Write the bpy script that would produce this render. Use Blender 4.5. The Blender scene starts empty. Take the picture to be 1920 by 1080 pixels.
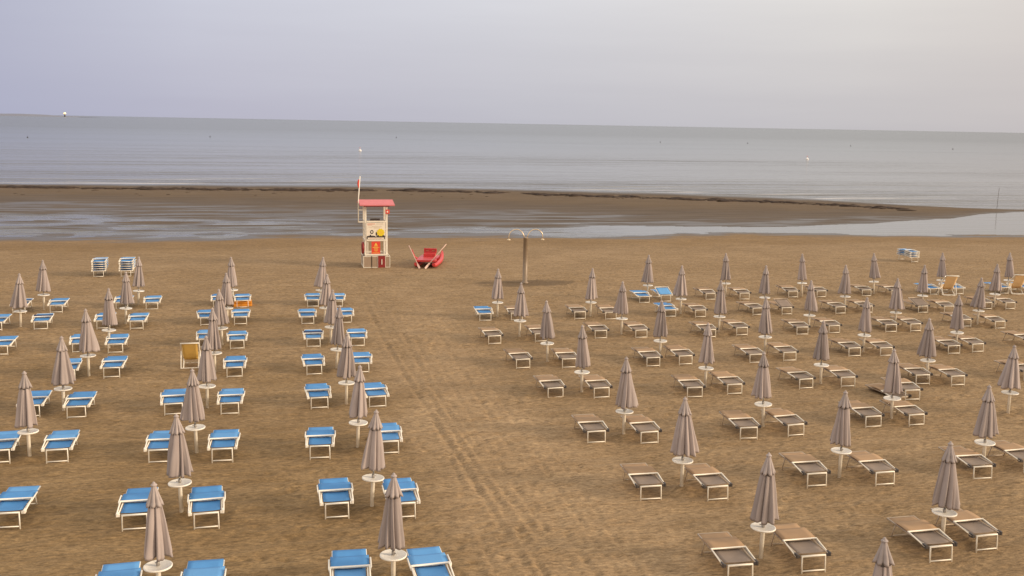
import bpy, bmesh, math, random
import numpy as np
from mathutils import Vector, Matrix
R = math.radians
random.seed(7)
rng = np.random.default_rng(11)
scn = bpy.context.scene
COL = scn.collection

# ------------------------------------------------------------------ camera
CAM_H, YAW, PITCH, ROLL, FPX = 9.0, 0.22720, 0.16208, 0.01821, 1886.83
cam_d = bpy.data.cameras.new("camera")
cam = bpy.data.objects.new("camera", cam_d)
COL.objects.link(cam)
cam_d.sensor_width = 36.0
cam_d.lens = 36.0 * FPX / 1920.0
cam_d.clip_start = 0.2
cam_d.clip_end = 90000.0
fwd = Vector((math.sin(YAW) * math.cos(PITCH), math.cos(YAW) * math.cos(PITCH), -math.sin(PITCH)))
r0 = Vector((math.cos(YAW), -math.sin(YAW), 0))
u0 = r0.cross(fwd)
rr = math.cos(ROLL) * r0 + math.sin(ROLL) * u0
uu = -math.sin(ROLL) * r0 + math.cos(ROLL) * u0
m = Matrix((rr, uu, -fwd)).transposed().to_4x4()
m.translation = (0, 0, CAM_H)
cam.matrix_world = m
scn.camera = cam

# ------------------------------------------------------------------ sky, sun, exposure
SUN_AZ, SUN_EL = R(112), R(18)          # azimuth from +Y (sea) towards +X
world = bpy.data.worlds.new("World")
scn.world = world
world.use_nodes = True
nt = world.node_tree
for n in list(nt.nodes): nt.nodes.remove(n)
def wn(t, **k):
    n = nt.nodes.new(t)
    for a, b in k.items(): setattr(n, a, b)
    return n
out = wn("ShaderNodeOutputWorld")
bg = wn("ShaderNodeBackground"); bg.inputs["Strength"].default_value = 0.1
sky = wn("ShaderNodeTexSky", sky_type='NISHITA', sun_disc=False)
sky.sun_elevation = SUN_EL; sky.sun_rotation = SUN_AZ
sky.air_density = 1.5; sky.dust_density = 3.0
tc = wn("ShaderNodeTexCoord")
sep = wn("ShaderNodeSeparateXYZ"); nt.links.new(tc.outputs["Generated"], sep.inputs[0])
def srgb(r, g, b, k=1.0):
    f = lambda c: (c / 255 / 12.92 if c / 255 <= .04045 else ((c / 255 + .055) / 1.055) ** 2.4)
    return (f(r) * k, f(g) * k, f(b) * k, 1)
def ramp(tree, stops, interp='EASE'):
    n = tree.nodes.new("ShaderNodeValToRGB")
    n.color_ramp.interpolation = interp
    e = n.color_ramp.elements
    while len(e) < len(stops): e.new(0.5)
    for el, (p, c) in zip(e, stops): el.position = p; el.color = c
    return n
mx = wn("ShaderNodeMapRange"); mx.inputs[1].default_value = -1; mx.inputs[2].default_value = 1
nt.links.new(sep.outputs[0], mx.inputs[0])
# veil of cloud near the horizon, cooler away from the sunrise, warmer towards it
low = ramp(nt, [(0.0, srgb(150, 155, 180)), (0.38, srgb(176, 178, 200)), (0.48, srgb(187, 186, 202)), (0.62, srgb(193, 192, 201)),
                (0.74, srgb(196, 193, 197)), (0.84, srgb(199, 193, 193)), (1.0, srgb(255, 226, 196))], 'LINEAR')
high = ramp(nt, [(0.0, srgb(170, 178, 205)), (0.38, srgb(184, 186, 206)), (0.46, srgb(206, 208, 222)), (0.60, srgb(218, 218, 225)),
                 (0.76, srgb(227, 223, 220)), (0.84, srgb(216, 208, 204)), (1.0, srgb(255, 240, 220))], 'LINEAR')
nt.links.new(mx.outputs[0], low.inputs[0]); nt.links.new(mx.outputs[0], high.inputs[0])
mz = wn("ShaderNodeMapRange"); mz.inputs[1].default_value = 0.0; mz.inputs[2].default_value = 0.13
nt.links.new(sep.outputs[2], mz.inputs[0])
# faint streaks of cloud
mp = wn("ShaderNodeMapping"); mp.inputs["Scale"].default_value = (2.2, 2.2, 26)
nt.links.new(tc.outputs["Generated"], mp.inputs[0])
cl = wn("ShaderNodeTexNoise"); cl.inputs["Scale"].default_value = 1.6; cl.inputs["Detail"].default_value = 5
nt.links.new(mp.outputs[0], cl.inputs["Vector"])
clr = wn("ShaderNodeMapRange"); clr.inputs[1].default_value = 0.35; clr.inputs[2].default_value = 0.7; clr.inputs[3].default_value = -0.07; clr.inputs[4].default_value = 0.07
nt.links.new(cl.outputs[0], clr.inputs[0])
ad = wn("ShaderNodeMath", operation='ADD'); nt.links.new(mz.outputs[0], ad.inputs[0]); nt.links.new(clr.outputs[0], ad.inputs[1])
mixc = wn("ShaderNodeMix", data_type='RGBA'); nt.links.new(ad.outputs[0], mixc.inputs[0])
nt.links.new(low.outputs[0], mixc.inputs[6]); nt.links.new(high.outputs[0], mixc.inputs[7])
zen = wn("ShaderNodeMapRange"); zen.inputs[1].default_value = 0.15; zen.inputs[2].default_value = 0.60
nt.links.new(sep.outputs[2], zen.inputs[0])
mixz = wn("ShaderNodeMix", data_type='RGBA'); nt.links.new(zen.outputs[0], mixz.inputs[0])
nt.links.new(mixc.outputs[2], mixz.inputs[6]); mixz.inputs[7].default_value = (1.02, .97, .92, 1)
back = wn("ShaderNodeMapRange"); back.inputs[1].default_value = 0.10; back.inputs[2].default_value = -0.55   # unseen sky behind the camera, brightened and warmed to light camera-facing sides
nt.links.new(sep.outputs[1], back.inputs[0])
mixb = wn("ShaderNodeMix", data_type='RGBA'); nt.links.new(back.outputs[0], mixb.inputs[0])
nt.links.new(mixz.outputs[2], mixb.inputs[6]); mixb.inputs[7].default_value = (1.14, 1.00, .86, 1)
k10 = wn("ShaderNodeMix", data_type='RGBA', blend_type='MULTIPLY'); k10.inputs[0].default_value = 1
nt.links.new(mixb.outputs[2], k10.inputs[6]); k10.inputs[7].default_value = (10, 10, 10, 1)
mixn = wn("ShaderNodeMix", data_type='RGBA'); mixn.inputs[0].default_value = 0.06
nt.links.new(k10.outputs[2], mixn.inputs[6]); nt.links.new(sky.outputs[0], mixn.inputs[7])
nt.links.new(mixn.outputs[2], bg.inputs["Color"]); nt.links.new(bg.outputs[0], out.inputs["Surface"])

sun_d = bpy.data.lights.new("sun", 'SUN'); sun_d.energy = 3.0; sun_d.angle = R(12); sun_d.color = (1.0, 0.80, 0.58)
sun = bpy.data.objects.new("sun", sun_d); COL.objects.link(sun)
sd = Vector((math.sin(SUN_AZ) * math.cos(SUN_EL), math.cos(SUN_AZ) * math.cos(SUN_EL), math.sin(SUN_EL)))
sun.rotation_euler = sd.to_track_quat('Z', 'Y').to_euler()
scn.view_settings.view_transform = 'Standard'; scn.view_settings.look = 'None'
scn.view_settings.gamma = 1; scn.view_settings.exposure = 0.05
scn.render.engine = 'CYCLES'
scn.cycles.max_bounces = 6; scn.cycles.diffuse_bounces = 3; scn.cycles.use_denoising = True

# ------------------------------------------------------------------ material helpers
def mat(name, color, rough=0.6, metal=0.0, var=0.0, vscale=6.0, bump=0.0, bscale=60.0, stretch=(1, 1, 1), objvar=0.0, spec=0.5, alpha=1.0, fade=None):
    mm = bpy.data.materials.new(name); mm.use_nodes = True
    t = mm.node_tree; b = t.nodes["Principled BSDF"]
    b.inputs["Base Color"].default_value = (*color, 1); b.inputs["Roughness"].default_value = rough
    b.inputs["Metallic"].default_value = metal; b.inputs["Specular IOR Level"].default_value = spec
    b.inputs["Alpha"].default_value = alpha
    co = t.nodes.new("ShaderNodeTexCoord"); mp = t.nodes.new("ShaderNodeMapping"); mp.inputs["Scale"].default_value = stretch
    t.links.new(co.outputs["Object"], mp.inputs[0])
    src = None
    if var:
        nz = t.nodes.new("ShaderNodeTexNoise"); nz.inputs["Scale"].default_value = vscale; nz.inputs["Detail"].default_value = 4
        t.links.new(mp.outputs[0], nz.inputs["Vector"])
        mr = t.nodes.new("ShaderNodeMapRange"); mr.inputs[1].default_value = .3; mr.inputs[2].default_value = .7
        mr.inputs[3].default_value = 1 - var; mr.inputs[4].default_value = 1 + var * .6
        t.links.new(nz.outputs[0], mr.inputs[0])
        hs = t.nodes.new("ShaderNodeHueSaturation"); hs.inputs["Color"].default_value = (*color, 1)
        t.links.new(mr.outputs[0], hs.inputs["Value"]); src = hs.outputs[0]
    if objvar or fade:
        oi = t.nodes.new("ShaderNodeObjectInfo")
        if fade:
            fm = t.nodes.new("ShaderNodeMix"); fm.data_type = 'RGBA'
            fr = t.nodes.new("ShaderNodeMapRange"); fr.inputs[1].default_value = .35; fr.inputs[2].default_value = 1; fr.inputs[4].default_value = .75
            t.links.new(oi.outputs["Random"], fr.inputs[0]); t.links.new(fr.outputs[0], fm.inputs[0])
            if src: t.links.new(src, fm.inputs[6])
            else: fm.inputs[6].default_value = (*color, 1)
            fm.inputs[7].default_value = (*fade, 1); src = fm.outputs[2]
        if objvar:
            mr = t.nodes.new("ShaderNodeMapRange"); mr.inputs[3].default_value = 1 - objvar; mr.inputs[4].default_value = 1 + objvar
            t.links.new(oi.outputs["Random"], mr.inputs[0])
            hs = t.nodes.new("ShaderNodeHueSaturation")
            if src: t.links.new(src, hs.inputs["Color"])
            else: hs.inputs["Color"].default_value = (*color, 1)
            t.links.new(mr.outputs[0], hs.inputs["Value"]); src = hs.outputs[0]
    if src: t.links.new(src, b.inputs["Base Color"])
    if bump:
        nb = t.nodes.new("ShaderNodeTexNoise"); nb.inputs["Scale"].default_value = bscale; nb.inputs["Detail"].default_value = 3
        t.links.new(mp.outputs[0], nb.inputs["Vector"])
        bp_ = t.nodes.new("ShaderNodeBump"); bp_.inputs["Strength"].default_value = bump; bp_.inputs["Distance"].default_value = 0.01
        t.links.new(nb.outputs[0], bp_.inputs["Height"]); t.links.new(bp_.outputs[0], b.inputs["Normal"])
    return mm

M = dict(
    cream=mat("cream_plastic", (.90, .82, .68), .45, var=.10, vscale=5, objvar=.05),
    white=mat("white_enamel", (.87, .81, .70), .4, var=.06, vscale=8),
    whitewood=mat("white_painted_wood", (.82, .75, .63), .6, var=.08, vscale=4),
    table=mat("white_table_plastic", (.86, .80, .70), .4, var=.08, vscale=9, objvar=.05),
    beige=mat("beige_aluminium", (.50, .40, .30), .45, metal=.2, var=.08),
    grey=mat("grey_steel", (.36, .33, .30), .4, metal=.5, var=.1),
    darkhub=mat("dark_plastic", (.06, .05, .045), .5),
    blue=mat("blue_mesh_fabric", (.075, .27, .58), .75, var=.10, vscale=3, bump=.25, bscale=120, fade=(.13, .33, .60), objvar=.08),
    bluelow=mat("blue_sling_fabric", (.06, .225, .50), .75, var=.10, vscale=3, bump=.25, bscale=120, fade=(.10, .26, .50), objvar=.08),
    navy=mat("navy_fabric", (.02, .045, .13), .8, var=.15),
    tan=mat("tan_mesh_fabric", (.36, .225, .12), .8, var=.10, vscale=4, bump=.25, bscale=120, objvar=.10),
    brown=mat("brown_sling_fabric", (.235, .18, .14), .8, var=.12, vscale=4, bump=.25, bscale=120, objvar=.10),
    taupe=mat("taupe_canvas", (.385, .32, .295), .85, var=.13, vscale=5, bump=.3, bscale=50, stretch=(1, 1, .25), objvar=.12),
    taupe2=mat("taupe_vent_canvas", (.385, .325, .30), .85, var=.12, vscale=6, bump=.3, bscale=50, objvar=.10),
    ventgap=mat("vent_gap_shade", (.09, .075, .07), .85),  # near-black for the shaded gap below the vent cap
    metal=mat("galvanised_pole", (.50, .48, .44), .35, metal=.7),
    yellow=mat("yellow_canvas", (.74, .47, .12), .8, var=.08, vscale=5, bump=.2, bscale=80),
    peach=mat("apricot_canvas", (.90, .62, .32), .8, var=.08, vscale=5, bump=.2, bscale=80),
    orange=mat("orange_vinyl", (.72, .27, .02), .55, var=.10),
    red=mat("red_paint", (.56, .045, .045), .4, var=.15, vscale=3),
    redroof=mat("faded_red_roof", (.62, .17, .175), .6, var=.06, vscale=3),
    darkred=mat("dark_red_paint", (.26, .02, .018), .5, var=.15),
    signred=mat("sign_red", (.72, .06, .03), .45),
    signyellow=mat("sign_yellow", (.82, .50, .08), .45),
    badge=mat("badge_yellow", (.80, .60, .015), .45),
    board=mat("poster_cream", (.82, .73, .60), .5, var=.04),
    ink=mat("poster_ink", (.05, .035, .03), .6),
    inksoft=mat("poster_soft_ink", (.55, .44, .34), .6),
    inkred=mat("poster_red_ink", (.60, .20, .12), .6),
    mesh=mat("brown_mesh_screen", (.34, .245, .17), .8, var=.08),
    bronze=mat("brown_bronze_paint", (.27, .20, .135), .45, metal=.10, var=.1),
    brass=mat("pale_brass", (.68, .54, .36), .3, metal=.6),
    oar=mat("oar_paint", (.66, .44, .36), .5, var=.08),
    weed=mat("dried_seaweed", (.045, .026, .016), .95, var=.35, vscale=3),
    stake=mat("weathered_stake", (.12, .10, .085), .8),
    buoydark=mat("dark_buoy_plastic", (.05, .05, .06), .5),
    buoywhite=mat("white_buoy_plastic", (.85, .82, .80), .4),
    buoypink=mat("faded_red_buoy_plastic", (.7, .3, .28), .4),
    land=mat("far_land", (.20, .21, .26), 1.0),  # blue-grey with the haze of distance put into the colour
)

# ------------------------------------------------------------------ mesh helpers
def tube(bm, pts, r, n=8, closed=False, cap=True, taper=None):
    pts = [Vector(p) for p in pts]; rings = []
    N = len(pts)
    prev = None
    for i, p in enumerate(pts):
        a = pts[(i - 1) % N] if (i > 0 or closed) else p
        b = pts[(i + 1) % N] if (i < N - 1 or closed) else p
        d = (b - a).normalized()
        if prev is None:
            s = d.orthogonal().normalized()
        else:
            s = (prev - d * prev.dot(d))
            s = s.normalized() if s.length > 1e-6 else d.orthogonal().normalized()
        prev = s; t = d.cross(s)
        k = r if taper is None else taper[i]
        # keep thickness round mitred corners
        if 0 < i < N - 1 or closed:
            c = (p - a).normalized().dot((b - p).normalized())
            k *= min(1.4, 1 / max(.5, math.sqrt(max(.05, (1 + c) / 2))))
        rings.append([bm.verts.new(p + s * k * math.cos(2 * math.pi * j / n) + t * k * math.sin(2 * math.pi * j / n)) for j in range(n)])
    for i in range(N if closed else N - 1):
        A, B = rings[i], rings[(i + 1) % N]
        for j in range(n):
            f = bm.faces.new((A[j], A[(j + 1) % n], B[(j + 1) % n], B[j])); f.smooth = True
    if cap and not closed:
        bm.faces.new(rings[0][::-1]); bm.faces.new(rings[-1])
def box(bm, c, s, rot=None, bev=0.0):
    g = bmesh.ops.create_cube(bm, size=1.0)
    vs = g['verts']
    for v in vs:
        v.co = Vector((v.co.x * s[0], v.co.y * s[1], v.co.z * s[2]))
    if bev:
        es = list({e for v in vs for e in v.link_edges})
        g2 = bmesh.ops.bevel(bm, geom=es, offset=bev, segments=2, affect='EDGES', profile=.7)
        vs = list({v for f in g2['faces'] for v in f.verts} | {v for v in vs if v.is_valid})
    mm = Matrix.Translation(c) @ (rot.to_4x4() if rot is not None else Matrix.Identity(4))
    for v in vs: v.co = mm @ v.co
def lathe(bm, prof, n=24, c=(0, 0, 0), cap=True, smooth=True):
    rings = [[bm.verts.new((c[0] + r * math.cos(2 * math.pi * j / n), c[1] + r * math.sin(2 * math.pi * j / n), c[2] + z)) for j in range(n)] for r, z in prof]
    for A, B in zip(rings, rings[1:]):
        for j in range(n):
            f = bm.faces.new((A[j], A[(j + 1) % n], B[(j + 1) % n], B[j])); f.smooth = smooth
    if cap:
        bm.faces.new(rings[0][::-1]); bm.faces.new(rings[-1])
def slab(bm, fn, nu, nv, th):
    """a thin cloth: fn(u,v)->point of the top face; thickness th below it"""
    top = [[bm.verts.new(fn(i / nu, j / nv)) for j in range(nv + 1)] for i in range(nu + 1)]
    bot = [[bm.verts.new(Vector(fn(i / nu, j / nv)) - Vector((0, 0, th))) for j in range(nv + 1)] for i in range(nu + 1)]
    for i in range(nu):
        for j in range(nv):
            f = bm.faces.new((top[i][j], top[i + 1][j], top[i + 1][j + 1], top[i][j + 1])); f.smooth = True
            f = bm.faces.new((bot[i][j], bot[i][j + 1], bot[i + 1][j + 1], bot[i + 1][j])); f.smooth = True
    for i in range(nu):
        bm.faces.new((top[i][0], bot[i][0], bot[i + 1][0], top[i + 1][0]))
        bm.faces.new((top[i][nv], top[i + 1][nv], bot[i + 1][nv], bot[i][nv]))
    for j in range(nv):
        bm.faces.new((top[0][j], top[0][j + 1], bot[0][j + 1], bot[0][j]))
        bm.faces.new((top[nu][j], bot[nu][j], bot[nu][j + 1], top[nu][j + 1]))
def build(name, fill, material, parent=None, loc=(0, 0, 0), rot=(0, 0, 0)):
    bm = bmesh.new(); fill(bm)
    bmesh.ops.recalc_face_normals(bm, faces=bm.faces)
    me = bpy.data.meshes.new(name); bm.to_mesh(me); bm.free()
    me.materials.append(material)
    o = bpy.data.objects.new(name, me); COL.objects.link(o)
    o.parent = parent; o.location = loc; o.rotation_euler = rot
    return o
def tag(o, label, cat, group=None, kind=None):
    if label: o["label"] = label
    if cat: o["category"] = cat
    if group: o["group"] = group
    if kind: o["kind"] = kind
    return o
def thing(name, label, cat, loc=(0, 0, 0), rz=0.0, group=None):
    o = bpy.data.objects.new(name, None); COL.objects.link(o); o.empty_display_size = .2
    o.location = loc; o.rotation_euler = (0, 0, rz)
    return tag(o, label, cat, group)
def copy_tree(o, parent=None):
    c = o.copy(); COL.objects.link(c); c.parent = parent
    for ch in list(o.children): copy_tree(ch, c)
    return c

# ------------------------------------------------------------------ value noise for the terrain
def vnoise(x, y, seed):
    xi = np.floor(x).astype(np.int64); yi = np.floor(y).astype(np.int64)
    fx = x - xi; fy = y - yi
    fx = fx * fx * fx * (fx * (fx * 6 - 15) + 10); fy = fy * fy * fy * (fy * (fy * 6 - 15) + 10)
    def h(a, b):
        n = (a * 374761393 + b * 668265263 + seed * 1442695041) & 0xffffffff
        n = ((n ^ (n >> 13)) * 1274126177) & 0xffffffff
        return ((n ^ (n >> 16)) & 0xffff) / 32767.5 - 1.0
    return (h(xi, yi) * (1 - fx) + h(xi + 1, yi) * fx) * (1 - fy) + (h(xi, yi + 1) * (1 - fx) + h(xi + 1, yi + 1) * fx) * fy
def fbm(x, y, seed, oct=4):
    s = 0; a = 1.0
    for k in range(oct):
        s = s + a * vnoise(x * 2 ** k + 17.3 * k, y * 2 ** k - 9.1 * k, seed + k); a *= .5
    return s
def pits(x, y, cell, seed, p, rx, ry):
    # scattered footprints: one hollow with a pushed-up rim in some of the cells of a jittered grid
    gx = np.floor(x / cell).astype(np.int64); gy = np.floor(y / cell).astype(np.int64); out = np.zeros_like(x)
    def h(a, b, k):
        n = (a * 374761393 + b * 668265263 + (seed + k) * 1442695041) & 0xffffffff
        n = ((n ^ (n >> 13)) * 1274126177) & 0xffffffff
        return ((n ^ (n >> 16)) & 0xffff) / 65535.0
    for i in (-1, 0, 1):
        for j in (-1, 0, 1):
            a, b = gx + i, gy + j
            cx = (a + h(a, b, 1)) * cell; cy = (b + h(a, b, 2)) * cell; th = h(a, b, 3) * 6.283
            dx, dy = x - cx, y - cy
            u = (dx * np.cos(th) + dy * np.sin(th)) / rx; v = (-dx * np.sin(th) + dy * np.cos(th)) / ry
            q = u * u + v * v
            out += (h(a, b, 4) < p) * (.5 + h(a, b, 5)) * (-np.exp(-q) + .45 * np.exp(-(np.sqrt(q) - 1.7) ** 2 * 3))
    return out
sstep = lambda a, b, v: (lambda t: t * t * (3 - 2 * t))(np.clip((v - a) / (b - a), 0, 1))

# ------------------------------------------------------------------ where the umbrellas and loungers stand (line, place from the sea, metres)
UMBRELLAS=[('A',1,9.78,45.23,-0.000,0.991),
('A',2,9.78,40.71,0.008,1.018),
('A',3,9.81,36.19,-0.039,1.028),
('A',4,9.83,31.73,-0.019,1.006),
('A',5,9.68,26.98,0.002,1.010),
('A',6,9.69,22.58,-0.006,1.015),
('A',7,9.71,18.30,0.019,1.004),
('A',8,9.67,13.94,-0.020,1.000),
('B',1,14.15,44.69,0.016,1.008),
('B',2,14.29,40.59,-0.008,1.012),
('B',3,14.33,36.11,-0.017,1.000),
('B',4,14.29,31.66,-0.003,0.991),
('B',5,14.17,27.06,-0.053,1.008),
('B',6,14.11,22.62,-0.002,0.999),
('B',7,14.08,18.34,0.008,0.995),
('C',0,18.71,49.24,-0.005,1.001),
('C',1,18.83,44.99,-0.015,1.017),
('C',2,18.79,40.48,-0.009,1.006),
('C',3,18.84,36.18,-0.035,1.000),
('C',4,18.62,31.48,-0.022,0.990),
('C',5,18.57,27.08,-0.040,0.979),
('C',6,18.42,22.61,-0.035,0.993),
('D',0,23.16,49.28,-0.039,1.015),
('D',1,23.21,44.92,-0.010,0.995),
('D',2,23.06,40.30,-0.006,0.987),
('D',3,23.12,35.99,-0.021,0.984),
('D',4,22.99,31.57,-0.052,0.977),
('D',5,22.82,27.10,0.003,0.968),
('E',0,27.49,48.98,-0.051,0.999),
('E',1,27.52,44.71,-0.042,0.995),
('E',2,27.48,40.37,-0.020,0.992),
('E',3,27.42,35.93,-0.053,0.989),
('F',0,31.90,49.05,-0.063,0.987),
('F',1,31.75,44.52,-0.016,0.981),
('F',2,31.81,40.35,0.004,0.974),
('G',0,36.17,49.15,-0.031,0.973),
('G',1,35.97,44.50,-0.028,0.981),
('H',0,40.20,48.71,-0.044,0.979),
('P',0,1.78,49.51,0.077,1.023),
('P',1,1.80,44.99,0.069,0.952),
('P',2,1.86,40.65,0.050,0.960),
('P',3,1.87,36.33,0.058,1.014),
('P',4,1.92,31.54,0.019,1.003),
('P',5,1.95,27.14,0.034,1.012),
('P',6,1.95,22.66,0.050,1.013),
('P',7,1.98,18.32,0.007,1.020),
('Q',0,-2.36,50.16,-0.020,1.008),
('Q',1,-2.40,45.40,-0.002,0.975),
('Q',2,-2.38,40.92,-0.036,0.987),
('Q',3,-2.39,36.36,-0.016,1.014),
('Q',4,-2.36,31.82,0.010,0.996),
('Q',5,-2.35,27.42,-0.019,1.009),
('Q',6,-2.36,23.11,-0.016,1.010),
('Q',7,-2.35,18.65,-0.009,1.012),
('S',0,-6.76,50.35,0.041,1.019),
('S',1,-6.71,45.82,0.041,0.997),
('S',2,-6.66,40.98,0.034,1.025),
('S',3,-6.64,36.57,-0.005,1.023),
('S',4,-6.62,32.17,0.023,1.011),
('S',5,-6.61,27.75,-0.009,1.006),
('T',0,-10.85,49.78,0.025,1.008),
('T',1,-10.90,45.60,0.031,1.009)]
LOUNGERS=[('T',0,'L','navy',-11.81,49.28),
('T',0,'R','blue',-10.19,49.14),
('T',1,'L','blue',-11.82,45.28),
('T',1,'R','navy',-10.03,45.26),
('T',2,'R','blue',-10.45,40.50),
('S',0,'L','blue',-7.39,49.52),
('S',0,'R','blue',-6.03,49.35),
('S',1,'L','blue',-7.51,45.08),
('S',1,'R','blue',-6.13,44.83),
('S',2,'L','blue',-7.64,40.54),
('S',2,'R','blue',-6.31,40.25),
('S',3,'L','blue',-7.29,36.20),
('S',3,'R','blue',-5.86,36.35),
('S',4,'L','blue',-7.48,31.79),
('S',4,'R','blue',-6.12,31.45),
('S',5,'L','blue',-7.30,27.50),
('S',5,'R','blue',-5.84,27.31),
('S',6,'R','blue',-6.00,22.92),
('Q',0,'L','blue',-2.99,49.52),
('Q',0,'R','blue',-1.89,49.38),
('Q',1,'L','blue',-3.27,45.26),
('Q',1,'R','blue',-1.84,45.24),
('Q',2,'L','blue',-2.99,40.71),
('Q',2,'R','blue',-1.79,40.29),
('Q',3,'R','blue',-1.70,35.75),
('Q',4,'L','blue',-3.32,31.33),
('Q',4,'R','blue',-1.65,31.11),
('Q',5,'L','blue',-3.25,26.84),
('Q',5,'R','blue',-1.64,26.66),
('Q',6,'L','blue',-3.27,22.33),
('Q',6,'R','blue',-1.74,22.14),
('Q',7,'L','blue',-3.07,18.18),
('Q',7,'R','blue',-1.58,17.98),
('P',0,'L','blue',1.43,49.17),
('P',0,'R','blue',2.58,49.02),
('P',1,'L','blue',1.07,44.91),
('P',1,'R','blue',2.74,44.93),
('P',2,'L','navy',1.17,40.20),
('P',2,'R','blue',2.92,40.09),
('P',3,'L','blue',1.05,35.67),
('P',3,'R','blue',2.73,35.72),
('P',4,'L','blue',1.07,31.32),
('P',4,'R','blue',2.88,31.17),
('P',5,'L','blue',0.90,26.46),
('P',5,'R','blue',2.76,26.55),
('P',6,'L','blue',1.12,22.22),
('P',6,'R','blue',2.62,21.95),
('P',7,'L','blue',1.15,18.00),
('P',7,'R','blue',2.74,17.82),
('A',1,'L','blue',9.07,44.57),
('A',1,'R','tan',10.54,44.50),
('A',2,'L','tan',8.48,39.69),
('A',2,'R','tan',10.51,39.87),
('A',3,'L','tan',8.67,35.46),
('A',3,'R','tan',10.40,35.28),
('A',4,'L','tan',8.78,31.29),
('A',4,'R','tan',10.31,31.06),
('A',5,'L','tan',8.68,26.48),
('A',5,'R','tan',10.17,26.17),
('A',6,'L','tan',8.65,22.01),
('A',6,'R','tan',10.26,21.70),
('A',7,'L','tan',8.84,17.47),
('A',7,'R','tan',10.53,17.60),
('B',1,'L','tan',13.56,44.42),
('B',1,'R','tan',14.97,44.11),
('B',2,'L','tan',13.20,40.12),
('B',2,'R','tan',14.97,39.98),
('B',3,'L','tan',13.63,35.00),
('B',3,'R','tan',14.98,35.10),
('B',4,'L','tan',13.45,30.62),
('B',4,'R','tan',14.98,30.79),
('B',5,'L','tan',13.21,26.08),
('B',5,'R','tan',14.75,26.13),
('B',6,'L','tan',13.17,22.13),
('B',6,'R','tan',14.97,21.91),
('B',7,'L','tan',13.46,17.54),
('B',7,'R','tan',14.83,17.87),
('C',0,'L','blue',18.12,48.12),
('C',0,'R','blueup',19.38,48.36),
('C',1,'L','blue',18.05,44.36),
('C',1,'R','tan',19.47,44.10),
('C',2,'L','tan',18.00,39.66),
('C',2,'R','tan',19.60,39.88),
('C',3,'L','tan',17.82,34.93),
('C',3,'R','tan',19.32,35.06),
('C',4,'L','tan',17.82,31.08),
('C',4,'R','tan',19.45,31.08),
('C',5,'L','tan',17.56,26.52),
('C',5,'R','tan',19.02,26.47),
('C',6,'L','tan',17.80,21.85),
('C',6,'R','tan',19.48,22.05),
('D',0,'L','tan',21.98,48.60),
('D',0,'R','tan',23.85,48.45),
('D',1,'L','tan',22.51,44.25),
('D',1,'R','tanup',24.04,44.19),
('D',2,'L','tan',22.36,39.61),
('D',2,'R','tan',23.99,39.73),
('D',3,'L','tan',22.35,35.40),
('D',3,'R','tan',23.68,35.25),
('D',4,'L','tan',22.36,30.96),
('D',4,'R','tan',23.55,30.62),
('E',0,'L','tan',26.83,48.75),
('E',0,'R','tan',28.45,48.64),
('E',1,'L','tan',26.85,44.03),
('E',1,'R','tan',28.36,44.05),
('E',2,'L','tan',26.74,39.58),
('E',2,'R','tan',27.99,39.58),
('E',3,'L','tan',26.74,35.18),
('E',3,'R','tan',27.99,35.34),
('E',4,'L','tan',26.77,30.88),
('F',0,'L','tan',31.18,48.65),
('F',0,'R','tan',32.80,48.37),
('F',1,'L','tanup',31.22,43.68),
('F',1,'R','tan',32.58,43.50),
('F',2,'L','tan',31.07,40.20),
('F',2,'R','tan',32.41,39.58),
('F',3,'L','tan',30.95,35.77),
('G',0,'L','blue',35.36,48.59),
('G',0,'R','blue',36.91,48.58),
('G',1,'L','tan',35.31,44.18),
('G',1,'R','tan',36.55,44.02),
('H',0,'L','blue',39.74,48.42),
('H',0,'R','blue',41.20,48.25)]
# ------------------------------------------------------------------ the setting: beach, sea
W = -0.30                                                # water level
E1 = [(-21.2, 84.1), (-8.7, 84.4), (4.9, 84.8), (19.4, 84.2), (35.0, 84.1), (45.6, 82.4), (66.6, 79.3)]
L2 = [(-26.6, 106.2), (-18.9, 103.7), (-11.1, 99.1), (-3.7, 95.7), (5.4, 93.3), (21.0, 91.2), (37.0, 88.9), (48.6, 87.9), (58.7, 91.1), (70.3, 95.2), (77.4, 100.1), (86.4, 103.4)]
WR = [(-34.5, 138.5), (-13.8, 135.9), (7.8, 134.3), (19.0, 133.7), (29.8, 130.0), (34.7, 126.3), (45.1, 122.8), (49.9, 120.2), (61.6, 114.3), (70.9, 105.7), (82, 105.5)]
SE = [(-36.6, 149.0), (8.4, 147.2), (32.0, 141.5), (54.6, 132.7), (68.4, 124.1), (77.5, 113.5), (82.2, 109.4), (86, 107.2), (90.1, 106.2)]
ip = lambda P, x: np.interp(x, [p[0] for p in P], [p[1] for p in P])

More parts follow.
